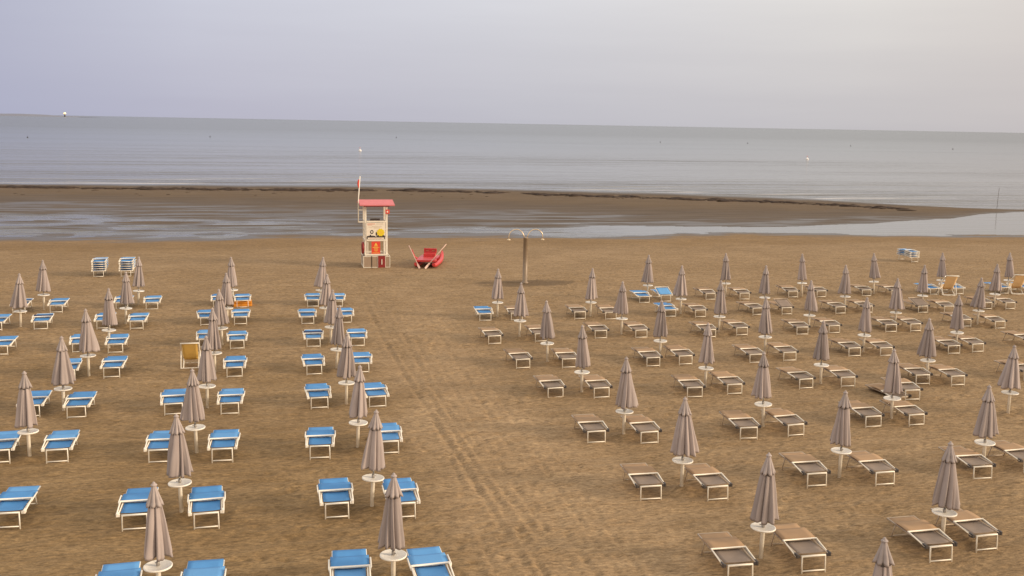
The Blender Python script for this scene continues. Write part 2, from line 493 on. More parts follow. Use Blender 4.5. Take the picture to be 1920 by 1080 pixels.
def terrain(x, y):
    wob = .5 * vnoise(x * .12, y * 0 + 3.1, 5) + .25 * vnoise(x * .45, y * 0 + 1.7, 6)
    e1 = ip(E1, x) + .5 * wob; l2 = ip(L2, x) + 1.2 * wob; wr = ip(WR, x) + .8 * wob; se = ip(SE, x) + wob
    l2 = np.maximum(l2, e1 + 2.5); se = np.maximum(se, l2 + 1.2); wr = np.clip(wr, l2 + .4, se - .4)
    dry = 1 - sstep(58, 70, y)
    # ---- dry sand
    z = .030 * fbm(x * .16, y * .16, 21, 2)
    z = z + dry * (.020 * fbm(x * .9, y * 3.4, 31, 3) + .020 * fbm(x * 1.9, y * 2.3, 41, 2) * (0.55 + .45 * vnoise(x * .3, y * .3, 43)))
    z = z + (1 - dry) * .006 * fbm(x * .8, y * 1.6, 47, 3)
    aisle = sstep(2.9, 4.2, x) * (1 - sstep(7.6, 9.2, x)) * (1 - sstep(50, 60, y))
    z = z * (1 - .35 * aisle) + aisle * .012 * fbm(x * 3.2, y * 2.6, 51, 2)
    near = y < 62
    pz = np.zeros_like(z)
    pz[near] = .040 * pits(x[near], y[near], .50, 7, .55, .17, .09) + .030 * pits(x[near], y[near], .34, 9, .35, .12, .07)
    for _, _, ux, uy, _, _ in UMBRELLAS:
        k = (np.abs(x - ux) < 1.2) & (np.abs(y - uy) < 1.2)
        d2 = (x[k] - ux) ** 2 + (y[k] - uy) ** 2
        z[k] += .055 * np.exp(-d2 / .05) - .035 * np.exp(-(np.sqrt(d2) - .52) ** 2 / .04)
    z = z + dry * pz * (.42 + .22 * aisle + .35 * vnoise(x * .25, y * .25, 44))
    for x0, a, ph, dep, wd in ((4.45, .25, 0, .034, .09), (4.78, .22, .3, .026, .07), (5.35, .35, 1.1, .026, .07), (5.95, .45, 2.0, .020, .06), (6.35, .40, 2.6, .028, .08), (4.05, .5, 4.0, .018, .06), (5.02, .30, .8, .020, .05), (5.62, .38, 1.5, .022, .055), (6.85, .45, 3.0, .022, .06), (7.2, .5, 3.5, .018, .06)):
        c = x0 + a * np.sin(y * .11 + ph) - .012 * (y - 30)
        d = (x - c) / wd
        z = z + (1 - sstep(46, 56, y)) * 1.35 * dep * (-np.exp(-d * d) + .55 * np.exp(-(d - 1.9) ** 2) + .55 * np.exp(-(d + 1.9) ** 2)) * (.6 + .4 * vnoise(x * .2, y * .9, int(x0 * 100)))
    # ---- slope to the lagoon, bar, sea
    beach = z + (W + .00) * sstep(0, 1, (y - 66) / np.maximum(e1 - 66, 1)) ** 1.0
    deep = .012 + .012 * (1 - sstep(-30, 0, x)) + .13 * sstep(24, 40, x)
    ripple = (.055 * fbm(x * .10, y * .55, 61, 4) + .012 * fbm(x * .5, y * 2.2, 66, 2)) * (1 - .85 * sstep(24, 36, x))
    t = np.clip((y - e1) / np.maximum(l2 - e1, .1), 0, 1)
    lagoon = W + .03 * vnoise(x * .35, y * 1.4, 91) * (1 - sstep(22, 34, x)) - deep * np.sin(np.pi * t) ** .6 * (1 + .9 * sstep(.25, .1, np.abs(t - .18))) + ripple * sstep(0, .25, t) + .018 * (1 - sstep(22, 34, x)) * sstep(.35, .8, t)
    crest = np.minimum(.20, .018 * (se - l2))
    flat = np.minimum(l2 + 9 * (1 - sstep(26, 44, x)), wr - .3)
    bar = W + .026 + crest * sstep(0, 1, (y - flat) / np.maximum(wr - flat, .2)) + np.maximum(flat - y, 0) * 0
    streak = (.030 * fbm(x * .09, y * .9, 71, 3)) * (1 - sstep(0, 1, (y - flat) / 3.0)) * (1 - sstep(34, 44, x))
    bar = bar + streak + .012 * fbm(x * .3, y * .7, 77, 3) * sstep(l2, l2 + 2, y)
    down = W + .012 + crest * (1 - sstep(0, 1, (y - wr) / np.maximum(se - wr, .2))) - .012 * sstep(0, 1, (y - wr) / np.maximum(se - wr, .2))
    sea = W - .05 * np.maximum(y - se, 0) + .01 * fbm(x * .1, y * .4, 81, 2)
    sea = np.maximum(sea, -3.0)
    r = np.where(y < e1, beach, np.where(y < l2, lagoon, np.where(y < wr, bar, np.where(y < se, down, sea))))
    return r

def beach_object():
    s = np.concatenate([[-9, -4, -1.6, -.9], np.linspace(-.52, 1.18, 880), [1.6, 2.6, 5, 10]])
    y = np.concatenate([np.linspace(-11.0, 11, 24), 13.0 * np.exp(np.linspace(0, math.log(188 / 13.0), 980)), [220, 300]])
    y[24:1004] -= 0.0
    y0 = -12.0
    S, Y = np.meshgrid(s, y)
    X = S * (Y - y0)
    Z = terrain(X, Y)
    V = np.stack([X, Y, Z], -1).reshape(-1, 3).astype(np.float32)
    nr, nc = S.shape
    idx = np.arange(nr * nc).reshape(nr, nc)
    F = np.stack([idx[:-1, :-1], idx[:-1, 1:], idx[1:, 1:], idx[1:, :-1]], -1).reshape(-1, 4)
    me = bpy.data.meshes.new("beach")
    me.vertices.add(len(V)); me.vertices.foreach_set("co", V.ravel())
    me.loops.add(F.size); me.loops.foreach_set("vertex_index", F.ravel().astype(np.int32))
    me.polygons.add(len(F)); me.polygons.foreach_set("loop_start", np.arange(0, F.size, 4, dtype=np.int32))
    me.polygons.foreach_set("use_smooth", np.ones(len(F), dtype=bool))
    me.update(calc_edges=True)
    o = bpy.data.objects.new("beach", me); COL.objects.link(o)
    return tag(o, "brown sandy beach with wheel tracks running down to the water", "beach", kind="structure")
beach = beach_object()

def sand_material():
    mm = bpy.data.materials.new("sand"); mm.use_nodes = True
    t = mm.node_tree; b = t.nodes["Principled BSDF"]
    N = t.nodes.new; L = t.links.new
    geo = N("ShaderNodeNewGeometry"); sp = N("ShaderNodeSeparateXYZ"); L(geo.outputs["Position"], sp.inputs[0])
    def noise(scale, stretch=(1, 1, 1), detail=4, rough=.55):
        mp = N("ShaderNodeMapping"); mp.inputs["Scale"].default_value = stretch; L(geo.outputs["Position"], mp.inputs[0])
        n = N("ShaderNodeTexNoise"); n.inputs["Scale"].default_value = scale; n.inputs["Detail"].default_value = detail; n.inputs["Roughness"].default_value = rough
        L(mp.outputs[0], n.inputs["Vector"]); return n.outputs[0]
    def mrange(v, a, b_, c, d):
        n = N("ShaderNodeMapRange"); L(v, n.inputs[0])
        for i, q in enumerate((a, b_, c, d)): n.inputs[i + 1].default_value = q
        return n.outputs[0]
    def math_(op, a, b_):
        n = N("ShaderNodeMath"); n.operation = op
        for i, q in enumerate((a, b_)):
            if isinstance(q, (int, float)): n.inputs[i].default_value = q
            else: L(q, n.inputs[i])
        return n.outputs[0]
    def mix(f, a, b_, bt='MIX'):
        n = N("ShaderNodeMix"); n.data_type = 'RGBA'; n.blend_type = bt
        for i, q in ((0, f), (6, a), (7, b_)):
            if isinstance(q, (int, float)): n.inputs[i].default_value = q
            elif isinstance(q, tuple): n.inputs[i].default_value = (*q, 1)
            else: L(q, n.inputs[i])
        return n.outputs[2]
    big = noise(.16, (1, 1.2, 1), 3); mid = noise(.9, (.7, 2.4, 1), 4); fine = noise(9, (.6, 1.5, 1), 4, .65)
    c = mix(mrange(big, .35, .65, 0, 1), (.335, .226, .120), (.408, .281, .156))
    c = mix(mrange(mid, .3, .72, 0, .75), c, (.245, .158, .078))
    c = mix(1.0, c, mix(mrange(fine, .3, .7, 0, 1), (.58, .57, .55), (1.24, 1.24, 1.24)), 'MULTIPLY')
    dash = mrange(noise(4.2, (.6, 1.9, 1), 3, .7), .55, .68, 0, .70)  # shading of footprints and ripples painted in as dark dashes, partly damp
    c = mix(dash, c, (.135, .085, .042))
    grain = mrange(noise(22, (.8, 1.3, 1), 3, .7), .3, .7, .78, 1.16)
    hv = N("ShaderNodeHueSaturation"); L(c, hv.inputs["Color"]); L(grain, hv.inputs["Value"]); c = hv.outputs[0]
    wob = math_('ADD', sp.outputs[0], mrange(noise(.3, (1, .5, 1), 3), .3, .7, -1.6, 1.6))
    leftdamp = math_('MULTIPLY', mrange(wob, 4.2, 1.2, 0, 1), mrange(math_('ADD', sp.outputs[1], mrange(noise(.12, (1, 1, 1), 3), .3, .7, -9, 9)), 46, 24, .15, .9))
    c = mix(leftdamp, c, mix(1.0, c, (.86, .83, .73), 'MULTIPLY'))
    path = math_('MULTIPLY', mrange(math_('ABSOLUTE', math_('SUBTRACT', wob, 6.0), 0), 2.6, 1.0, 0, .8), mrange(sp.outputs[1], 58, 40, 0, 1))
    c = mix(path, c, mix(1.0, c, (1.20, 1.21, 1.25), 'MULTIPLY'))
    # damp sand below the tide mark
    zz = math_('ADD', sp.outputs[2], mrange(noise(.35, (.35, 1.6, 1), 3), .3, .7, -.03, .03))
    damp = mrange(zz, -.03, -.20, 0, 1); 
    c = mix(damp, c, mix(1.0, c, (.80, .74, .60), 'MULTIPLY'))
    wet = mrange(zz, W + .16, W + .02, 0, 1)
    yfar = mrange(sp.outputs[1], 80, 86, 0, 1)
    wetc = mix(mrange(noise(.5, (.25, 1.8, 1), 4), .35, .65, 0, 1), (.088, .062, .040), (.128, .092, .060))
    c = mix(math_('MULTIPLY', yfar, mrange(zz, W + .17, W + .11, .8, 1)), c, wetc)
    wetnear = math_('MULTIPLY', mrange(zz, W + .05, W + .015, 0, 1), 1.0)
    c = mix(wetnear, c, (.085, .066, .050))
    # wet stain on the sand round the shower
    px = math_('MULTIPLY', math_('SUBTRACT', sp.outputs[0], 13.5), .30); py = math_('MULTIPLY', math_('SUBTRACT', sp.outputs[1], 55.3), .72)
    d2 = math_('ADD', math_('MULTIPLY', px, px), math_('MULTIPLY', py, py))
    st = mrange(math_('ADD', d2, mrange(noise(1.3, (.6, 1.6, 1), 3), .3, .7, -.35, .35)), .45, .95, .62, 0)
    c = mix(st, c, (.085, .055, .030))
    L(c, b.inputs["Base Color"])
    rough = mrange(wet, 0, 1, .95, .72)
    rmix = N("ShaderNodeMath"); rmix.operation = 'SUBTRACT'; L(rough, rmix.inputs[0]); L(mrange(wetnear, 0, 1, 0, .34), rmix.inputs[1])
    L(rmix.outputs[0], b.inputs["Roughness"]); b.inputs["Specular IOR Level"].default_value = .25
    h = math_('ADD', math_('MULTIPLY', noise(4.6, (.6, 1.9, 1), 5, .66), .095), math_('MULTIPLY', noise(30, (1, 1, 1), 3), .008))
    bp_ = N("ShaderNodeBump"); L(h, bp_.inputs["Height"]); bp_.inputs["Distance"].default_value = 1.0
    L(mrange(wet, 0, 1, .85, .12), bp_.inputs["Strength"]); L(bp_.outputs[0], b.inputs["Normal"])
    return mm
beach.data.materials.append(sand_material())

def sea_object():
    xs = [-40000, -6000, -900, -300] + list(np.arange(-120, 200, 4.0)) + [300, 1200, 8000, 60000]
    ys = list(np.arange(74, 260, 2.0)) + [300, 400, 900, 3000, 12000, 60000]
    bm = bmesh.new()
    g = [[bm.verts.new((x, y, W)) for x in xs] for y in ys]
    for a, b in zip(g, g[1:]):
        for i in range(len(xs) - 1): bm.faces.new((a[i], a[i + 1], b[i + 1], b[i]))
    me = bpy.data.meshes.new("sea"); bm.to_mesh(me); bm.free()
    at = me.attributes.new("offshore", 'FLOAT', 'POINT')
    at.data.foreach_set("value", np.array([v.co.y - float(ip(SE, v.co.x)) for v in me.vertices], dtype=np.float32))
    o = bpy.data.objects.new("sea", me); COL.objects.link(o)
    mm = bpy.data.materials.new("sea_water"); mm.use_nodes = True
    t = mm.node_tree; b = t.nodes["Principled BSDF"]; N = t.nodes.new; L = t.links.new
    geo = N("ShaderNodeNewGeometry")
    def noise(scale, st, detail, rough=.5):
        mp = N("ShaderNodeMapping"); mp.inputs["Scale"].default_value = st; mp.inputs["Rotation"].default_value = (0, 0, R(-4)); L(geo.outputs["Position"], mp.inputs[0])
        n = N("ShaderNodeTexNoise"); n.inputs["Scale"].default_value = scale; n.inputs["Detail"].default_value = detail; n.inputs["Roughness"].default_value = rough
        L(mp.outputs[0], n.inputs["Vector"]); return n.outputs[0]
    sp = N("ShaderNodeSeparateXYZ"); L(geo.outputs["Position"], sp.inputs[0])
    def mr(v, a, b_, c, d):
        n = N("ShaderNodeMapRange"); L(v, n.inputs[0])
        for i, q in enumerate((a, b_, c, d)): n.inputs[i + 1].default_value = q
        return n.outputs[0]
    def mt(op, a, b_):
        n = N("ShaderNodeMath"); n.operation = op
        for i, q in enumerate((a, b_)):
            if isinstance(q, (int, float)): n.inputs[i].default_value = q
            else: L(q, n.inputs[i])
        return n.outputs[0]
    # sheltered lagoon stays smooth, open sea ripples
    yy = mt('ADD', sp.outputs[1], mt('MULTIPLY', sp.outputs[0], .18))
    oa = N("ShaderNodeAttribute"); oa.attribute_name = "offshore"; off = oa.outputs["Fac"]
    openw = mt('MAXIMUM', mr(off, -4, 4, .06, 1.0), mr(sp.outputs[0], 18, 32, .55, .06))
    gust = mt('MULTIPLY', mr(noise(.011, (.22, 1, 1), 4), .40, .60, .15, 1.4), mr(noise(.075, (.10, 1, 1), 4, .6), .36, .64, .25, 1.6))
    h = mt('ADD', mt('MULTIPLY', noise(.5, (.16, 1, 1), 4, .6), .20), mt('MULTIPLY', noise(2.4, (.35, 1, 1), 3), .030))
    h = mt('ADD', h, mt('MULTIPLY', noise(.085, (.14, 1, 1), 4, .6), 1.3))
    bp_ = N("ShaderNodeBump"); L(h, bp_.inputs["Height"]); bp_.inputs["Distance"].default_value = 1.0
    h = mt('MULTIPLY', h, mr(off, 10, 200, 3.6, 1.3))
    L(h, bp_.inputs['Height'])
    L(mt('MULTIPLY', mt('MULTIPLY', openw, gust), mr(sp.outputs[1], 160, 700, 1.0, .34)), bp_.inputs["Strength"]); L(bp_.outputs[0], b.inputs["Normal"])
    cr = N("ShaderNodeMix"); cr.data_type = 'RGBA'; L(mr(sp.outputs[1], 110, 420, 0, 1), cr.inputs[0])
    cr.inputs[6].default_value = (.115, .105, .085, 1); cr.inputs[7].default_value = (.085, .098, .105, 1)
    # broken lines of foam where the small waves run out
    fo = mt('MULTIPLY', mr(noise(.42, (.055, 1, 1), 4, .6), .545, .60, 0, 1), mt('MULTIPLY', mr(off, .5, 3, 0, 1), mr(off, 6, 26, 1, 0)))
    fo = mt('MULTIPLY', fo, mr(noise(.05, (.6, 1, 1), 3), .38, .54, 0, 1.0))
    fm = N("ShaderNodeMix"); fm.data_type = 'RGBA'; L(fo, fm.inputs[0]); L(cr.outputs[2], fm.inputs[6]); fm.inputs[7].default_value = (.75, .70, .66, 1)
    L(fm.outputs[2], b.inputs["Base Color"])
    b.inputs["Roughness"].default_value = .10; b.inputs["IOR"].default_value = 1.33
    L(mt('ADD', mr(sp.outputs[1], 120, 900, .10, .24), mt('MULTIPLY', fo, .5)), b.inputs["Roughness"])
    me.materials.append(mm)
    return tag(o, "flat grey sea reaching to the horizon", "sea", kind="structure")
sea_object()

# ------------------------------------------------------------------ beach umbrellas
def canopy_bm(seed, nf, rb, hem):
    r_ = random.Random(seed)
    ph = [r_.uniform(-.18, .18) for _ in range(nf)]; am = [r_.uniform(.70, 1.18) for _ in range(nf)]; dp = [r_.choice((0, 1, 1.6)) for _ in range(nf)]
    cut = sorted(r_.uniform(-.35, .35) / nf * 6.283 + 6.283 * k / nf for k in range(nf))
    dr = r_.choice((-1, 1)); mixs = r_.uniform(.55, .95)
    tw = r_.uniform(-.45, .45); ov = r_.uniform(-.16, .16); ova = r_.uniform(0, 6.28)
    def fill(bm):
        n = nf * 12; rows = 22; zt, zb = 2.00, hem
        def rad(j, t):
            k = j / 12.0; i = int(k) % nf; f = k - int(k)
            nx = cut[(i + 1) % nf] + (6.2832 if i == nf - 1 else 0); th = cut[i] + (nx - cut[i]) * f
            lobe = max(0.0, math.sin(math.pi * min(max(f + ph[i] * math.sin(math.pi * f), 0), 1))) ** .42
            g = f if dr > 0 else 1 - f
            saw = min(g / .10, 1.0) * (1 - .70 * g ** 1.25)
            lobe = lobe * (1 - mixs) + saw * 1.12 * mixs
            lobe *= 1 - .16 * dp[i] * math.exp(-((f - .5 - ph[i]) / .11) ** 2) * t
            R0 = .108 + (rb - .108) * (t ** .85)
            depth = .40 + .26 * t ** .7
            R_ = R0 * (1 - depth + depth * 1.18 * lobe * am[i] * (1 + .04 * math.sin(7 * t + 3 * i)))
            return R_ * (1 + ov * math.cos(th - ova) * t), th + tw * t
        rings = []
        for q in range(rows + 1):
            t = q / rows; ring = []
            for j in range(n):
                r, th = rad(j, t)
                f = (j / 12.0) % 1.0; i = int(j / 12.0) % nf
                zz = zt + (zb - zt) * t - t ** 4 * (.035 * math.sin(math.pi * f) + .02 * math.sin(i * 2.1 + seed))
                ring.append(bm.verts.new((r * math.cos(th), r * math.sin(th), zz)))
            rings.append(ring)
        inner = []                                    # cloth turned back inside, up to the pole
        for t, sc, dz in ((1.0, .90, .012), (.75, .62, 0), (.4, .40, 0)):
            ring = []
            for j in range(n):
                r, th = rad(j, t); base = rings[int(rows * t)][j].co.z
                ring.append(bm.verts.new((r * sc * math.cos(th), r * sc * math.sin(th), base + dz)))
            inner.append(ring)
        allr = rings + inner
        for A, B in zip(allr, allr[1:]):
            for j in range(n):
                f = bm.faces.new((A[j], A[(j + 1) % n], B[(j + 1) % n], B[j])); f.smooth = True
        bm.faces.new(rings[0][::-1]); bm.faces.new(inner[-1])
    return fill
def vent_bm(seed, nf):
    r_ = random.Random(seed + 50)
    am = [r_.uniform(.8, 1.15) for _ in range(nf)]
    def fill(bm):
        n = nf * 10; rows = 10
        rings = []
        for q in range(rows + 1):
            t = q / rows; ring = []
            for j in range(n):
                th = 2 * math.pi * j / n; f = (j / 10.0) % 1.0; i = int(j / 10.0) % nf
                lobe = math.sin(math.pi * f) ** .6
                R0 = .038 + .125 * t ** 1.15
                d = .08 + .34 * t
                r = R0 * (1 - d + d * 1.2 * lobe * am[i])
                ring.append(bm.verts.new((r * math.cos(th), r * math.sin(th), 2.30 - .355 * t - .03 * t ** 3 * math.sin(math.pi * f))))
            rings.append(ring)
        ring = [bm.verts.new((v.co.x * .86, v.co.y * .86, v.co.z + .015)) for v in rings[-1]]
        ring2 = [bm.verts.new((v.co.x * .5, v.co.y * .5, v.co.z + .10)) for v in rings[-1]]
        allr = rings + [ring, ring2]
        for A, B in zip(allr, allr[1:]):
            for j in range(n):
                f = bm.faces.new((A[j], A[(j + 1) % n], B[(j + 1) % n], B[j])); f.smooth = True
        bm.faces.new(rings[0][::-1]); bm.faces.new(ring2)
    return fill
def gap_ring_bm(bm):
    lathe(bm, [(.112, 1.945), (.122, 1.925), (.120, 1.895), (.108, 1.88)], 20, cap=False)
def make_umbrella(seed, nf, rb, hem):
    u = thing("beach_umbrella", "", "")
    build("sleeve_post", lambda bm: lathe(bm, [(.045, -.15), (.045, .70), (.052, .712), (.052, .725)], 20), M["cream"], u)
    def tab(bm):
        lathe(bm, [(.05, .706), (.225, .716), (.255, .722), (.262, .735), (.260, .752), (.250, .758), (.236, .750), (.055, .746), (.03, .746)], 36)
    build("round_table", tab, M["table"], u)
    build("pole", lambda bm: lathe(bm, [(.019, .73), (.019, 2.26)], 12), M["metal"], u)
    def clamp(bm):
        lathe(bm, [(.034, .75), (.036, .76), (.036, .82), (.030, .83)], 14)
        tube(bm, [(.03, 0, .79), (.075, -.02, .79)], .009, 6)
    build("clamp", clamp, M["grey"], u)
    build("canopy", canopy_bm(seed, nf, rb, hem), M["taupe"], u)
    build("shade_ring", gap_ring_bm, M["ventgap"], u)  # dark ring added to stand in for shade under the vent cap
    build("vent_cap", vent_bm(seed, nf), M["taupe2"], u)
    def fin(bm):
        lathe(bm, [(.058, 2.292), (.062, 2.302), (.050, 2.318), (.030, 2.328), (.026, 2.350), (.012, 2.364)], 14)
    build("finial", fin, M["taupe2"], u)
    return u
PROTO_U = [make_umbrella(1, 8, .30, .985), make_umbrella(2, 8, .335, .955), make_umbrella(3, 9, .275, .97), make_umbrella(4, 8, .32, .93), make_umbrella(5, 10, .285, .99), make_umbrella(6, 8, .25, .96), make_umbrella(7, 7, .29, .94), make_umbrella(8, 9, .31, 1.0), make_umbrella(9, 8, .27, .92)]

ORD = ["zeroth", "first", "second", "third", "fourth", "fifth", "sixth", "seventh", "eighth", "ninth"]
LINE = {c: (ORD[i + 1] + " line left of aisle") for i, c in enumerate("PQST")}
LINE.update({c: (ORD[i + 1] + " line right of aisle") for i, c in enumerate("ABCDEFGH")})
START = dict(A=1, B=1)
used = set()
for k, (c, i, x, y, lx, sc) in enumerate(UMBRELLAS):
    p = (k * 5 + i * 2) % len(PROTO_U)
    if p in used: u = copy_tree(PROTO_U[p])
    else: u = PROTO_U[p]; used.add(p)
    u.location = (x, y, 0); u.scale = (1, 1, sc)
    rz = random.uniform(0, 6.28)
    u.rotation_euler = (Matrix.Rotation(math.atan(lx), 3, 'Y') @ Matrix.Rotation(random.gauss(0, .012), 3, 'X') @ Matrix.Rotation(rz, 3, 'Z')).to_euler()
    n = i - START.get(c, 0) + 1
    tag(u, "closed taupe umbrella, %s from the sea in %s" % (ORD[n], LINE[c]), "beach umbrella", "closed umbrellas in rows on the sand")

# ------------------------------------------------------------------ sun loungers
WX = .335
def rail_z(y): return .385 + .028 * max(0, (y - .7)) / .75
def lounger(kind):
    """kind: blue, navy, blueup, tan, tanup, folded (legs tucked up, for a stack), collapsed"""
    blue = kind in ("blue", "navy", "blueup", "folded")
    fr = M["white"] if blue else M["beige"]
    t = thing("sun_lounger", "", "")
    def frame(bm):
        tube(bm, [(-WX, .03, .375), (-WX, .70, .388), (-WX, 1.45, .412), (WX, 1.45, .412), (WX, .70, .388), (WX, .03, .375)], .0155)
        tube(bm, [(-WX, .70, .384), (WX, .70, .384)], .012)
        tube(bm, [(-.275, .03, .355), (.275, .03, .355)], .012)
    build("frame", frame, fr, t)
    legm = M["white"] if blue else M["cream"]
    def fleg(bm):
        tube(bm, [(-.262, -.03, -.02), (-.255, .0, .352), (.255, .0, .352), (.262, -.03, -.02)], .0165)
        tube(bm, [(-.260, -.025, .045), (.260, -.025, .045)], .0145)
    def rleg(bm):
        tube(bm, [(-.265, 1.36, -.02), (-.268, 1.22, .385)], .0155)
        tube(bm, [(.265, 1.36, -.02), (.268, 1.22, .385)], .0155)
        tube(bm, [(-.265, 1.345, .045), (.265, 1.345, .045)], .013)
    def tucked(bm):
        tube(bm, [(-.262, .50, .335), (-.255, .04, .345), (.255, .04, .345), (.262, .50, .335), ], .0165, closed=True)
    if kind in ("folded", "collapsed"):
        build("leg", tucked, legm, t)
        build("leg", lambda bm: tube(bm, [(-.265, 1.36, .34), (-.268, .95, .365), (.268, .95, .365), (.265, 1.36, .34)], .0155, closed=True), fr, t)
    else:
        build("leg", fleg, legm, t)
        build("leg", rleg, fr, t)
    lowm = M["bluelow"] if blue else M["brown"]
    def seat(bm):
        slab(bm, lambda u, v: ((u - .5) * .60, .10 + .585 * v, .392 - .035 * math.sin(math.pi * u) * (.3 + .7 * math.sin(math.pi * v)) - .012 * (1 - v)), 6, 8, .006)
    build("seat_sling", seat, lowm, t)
    def back(bm):
        slab(bm, lambda u, v: ((u - .5) * .665, .715 + .735 * v, .406 + .020 * v - .018 * math.sin(math.pi * u) * math.sin(math.pi * v)), 6, 8, .006)
    build("back_sling", back, M["blue"] if blue else M["tan"], t)
    # sunshade hoop: pivots on hubs near the camera end, lies folded back over the bed
    if kind in ("blueup", "tanup"):
        def cano(bm):
            slab(bm, lambda u, v: ((u - .5) * .66, .06 + .62 * v, .40 + .235 * v - .02 * math.sin(math.pi * u) * math.sin(math.pi * v)), 6, 8, .006)
        cp = build("sunshade", cano, M["blue"] if blue else M["brown"], t)
        def hoop(bm): tube(bm, [(-.37, .03, .385), (-.37, .73, .66), (.37, .73, .66), (.37, .03, .385)], .0165)
        build("hoop", hoop, fr if blue else M["beige"], cp)
    else:
        def cano(bm):
            slab(bm, lambda u, v: ((u - .5) * .755, .655 + (.47 if blue else .50) * v, .450 + .012 * math.sin(math.pi * v) - .006 * v - .010 * math.sin(math.pi * u)), 6, 6, .010)
        cp = build("sunshade", cano, (M["navy"] if kind == "navy" else M["blue"]) if blue else M["tan"], t)
        def hoop(bm):
            tube(bm, [(-.372, .02, .375), (-.378, .62, .448), (.378, .62, .448), (.372, .02, .375)], .0175 if blue else .0145)
        build("hoop", hoop, fr if blue else M["cream"], cp)
        if not blue:
            for s in (-1, 1): build("side_arm", lambda bm: tube(bm, [(s * .352, .03, .395), (s * .352, .66, .428)], .012), M["grey"], cp)
    for s in (-1, 1):
        def hub(bm, s=s):
            box(bm, (s * .362, .05, .365), (.045, .13, .085), bev=.014)
            box(bm, (s * .325, .02, .352), (.05, .05, .06), bev=.01)
        build("hub", hub, M["white"] if blue else M["darkhub"], t)
        if blue and kind != "folded":
            def arm(bm, s=s): tube(bm, [(s * .385, .50, .405), (s * .405, .56, .455), (s * .405, .92, .475), (s * .375, .96, .415)], .014)
            build("armrest", arm, M["white"], t)
    return t
PROTO = {}
def place_lounger(kind, x, y, rz, label, group, z=0.0, rx=0.0):
    if kind not in PROTO: o = PROTO[kind] = lounger(kind)
    else: o = copy_tree(PROTO[kind])
    o.location = (x, y, z); o.rotation_euler = (rx, 0, rz)
    for ch in o.children:                                     # each shade lies a little differently
        if ch.name.startswith("sunshade") and not kind.endswith("up"):
            a = max(-.01, random.gauss(.012, .03)); ch.rotation_euler = (a, 0, 0)
            ch.location = (0, .62 - (.62 * math.cos(a) - .448 * math.sin(a)), .448 - (.62 * math.sin(a) + .448 * math.cos(a)))
        if ch.name.startswith("back_sling") and random.random() < .15:
            a = random.uniform(.02, .06); ch.rotation_euler = (a, 0, 0); ch.location = (0, .0, -.70 * math.sin(a))
    return tag(o, label, "sun lounger", group)
SPECIAL = {("S", 6, "R"): "blue lounger nearest the camera at the far left edge of the photo",
           ("T", 2, "R"): "blue lounger at the far left edge, third from sea in that line",
           ("E", 4, "L"): "tan lounger cut by right edge, beside the seventh-line umbrella base".replace("beside the seventh-line umbrella base", "nearer the camera of the two there"),
           ("F", 3, "L"): "tan lounger corner just showing at right edge, farther of the two there"}
for c, i, s, kind, x, y in LOUNGERS:
    n = i - START.get(c, 0) + 1
    col = {"blue": "blue", "navy": "blue and navy", "blueup": "raised blue", "tan": "tan", "tanup": "raised tan"}[kind]
    lab = SPECIAL.get((c, i, s)) or "%s lounger %s of umbrella %s from sea, %s" % (col, "left" if s == "L" else "right", ORD[n], LINE[c])
    a = random.gauss(0, .035)
    place_lounger(kind, x, y, a, lab, "blue sun loungers" if kind.startswith(("blue", "navy")) else "tan sun loungers")
place_lounger("tan", 20.69, 29.12, -.05, "tan lounger standing behind the fifth umbrella, third line right of aisle".replace("fifth", "sixth"), "tan sun loungers")
place_lounger("collapsed", 20.48, 29.35, .16, "tan lounger lying flat on the sand under a standing one", "tan sun loungers", z=-.30, rx=.02)

# stacks of loungers near the water
def stack(x, y, rz, n, where, dz):
    names = {0: "bottom"}
    for k in range(n):
        pos = "bottom" if k == 0 else "top" if k == n - 1 else (ORD[k + 1] + " from bottom")
        o = place_lounger("blue" if k == 0 else "folded", x + random.uniform(-.02, .02), y + random.uniform(-.02, .02), rz + random.gauss(0, .012),
                          "%s blue lounger in %s" % (pos, where), "stacked blue loungers", z=k * dz)
stack(-10.11, 60.0, .02, 5, "the stack farthest left by the water", .128)
stack(-8.64, 60.0, .0, 5, "stack behind the line three umbrellas, left", .128)
stack(42.74, 61.2, .10, 4, "the lone stack on the right near the water", .115)

# ------------------------------------------------------------------ deck chairs
def deck_chair(loc, rz, scale, label, canvas):
    t = thing("deck_chair", label, "deck chair", loc, rz, "canvas deck chairs"); t.scale = (scale,) * 3
    def back(bm):
        tube(bm, [(-.31, -.16, .98), (-.29, .98, -.02), (.29, .98, -.02), (.31, -.16, .98)], .020, closed=True)
    def seat(bm):
        tube(bm, [(-.26, -.02, -.02), (-.26, .80, .42), (.26, .80, .42), (.26, -.02, -.02)], .019, closed=True)
        tube(bm, [(-.26, .0, .03), (.26, .0, .03)], .018)
    def prop(bm):
        tube(bm, [(-.33, .22, .62), (-.34, .0, .03), (.34, .0, .03), (.33, .22, .62)], .018)
    build("back_frame", back, M["whitewood"], t); build("seat_frame", seat, M["whitewood"], t); build("prop_frame", prop, M["white"], t)
    def cv(bm):
        pts = [(-.17, .98), (-.06, .80), (.10, .55), (.28, .34), (.46, .25), (.64, .30), (.80, .42)]
        def fn(u, v):
            k = v * (len(pts) - 1); i = min(int(k), len(pts) - 2); f = k - i
            y = pts[i][0] * (1 - f) + pts[i + 1][0] * f; z = pts[i][1] * (1 - f) + pts[i + 1][1] * f
            return ((u - .5) * (.54 - .06 * v), y + .012 * math.sin(math.pi * u), z - .012 * math.sin(math.pi * u))
        slab(bm, fn, 6, 18, .008)
    build("canvas", cv, canvas, t)
    return t
deck_chair((-3.30, 37.25, 0), .02, 1.0, "yellow canvas deck chair beside an umbrella among the blue loungers", M["yellow"])
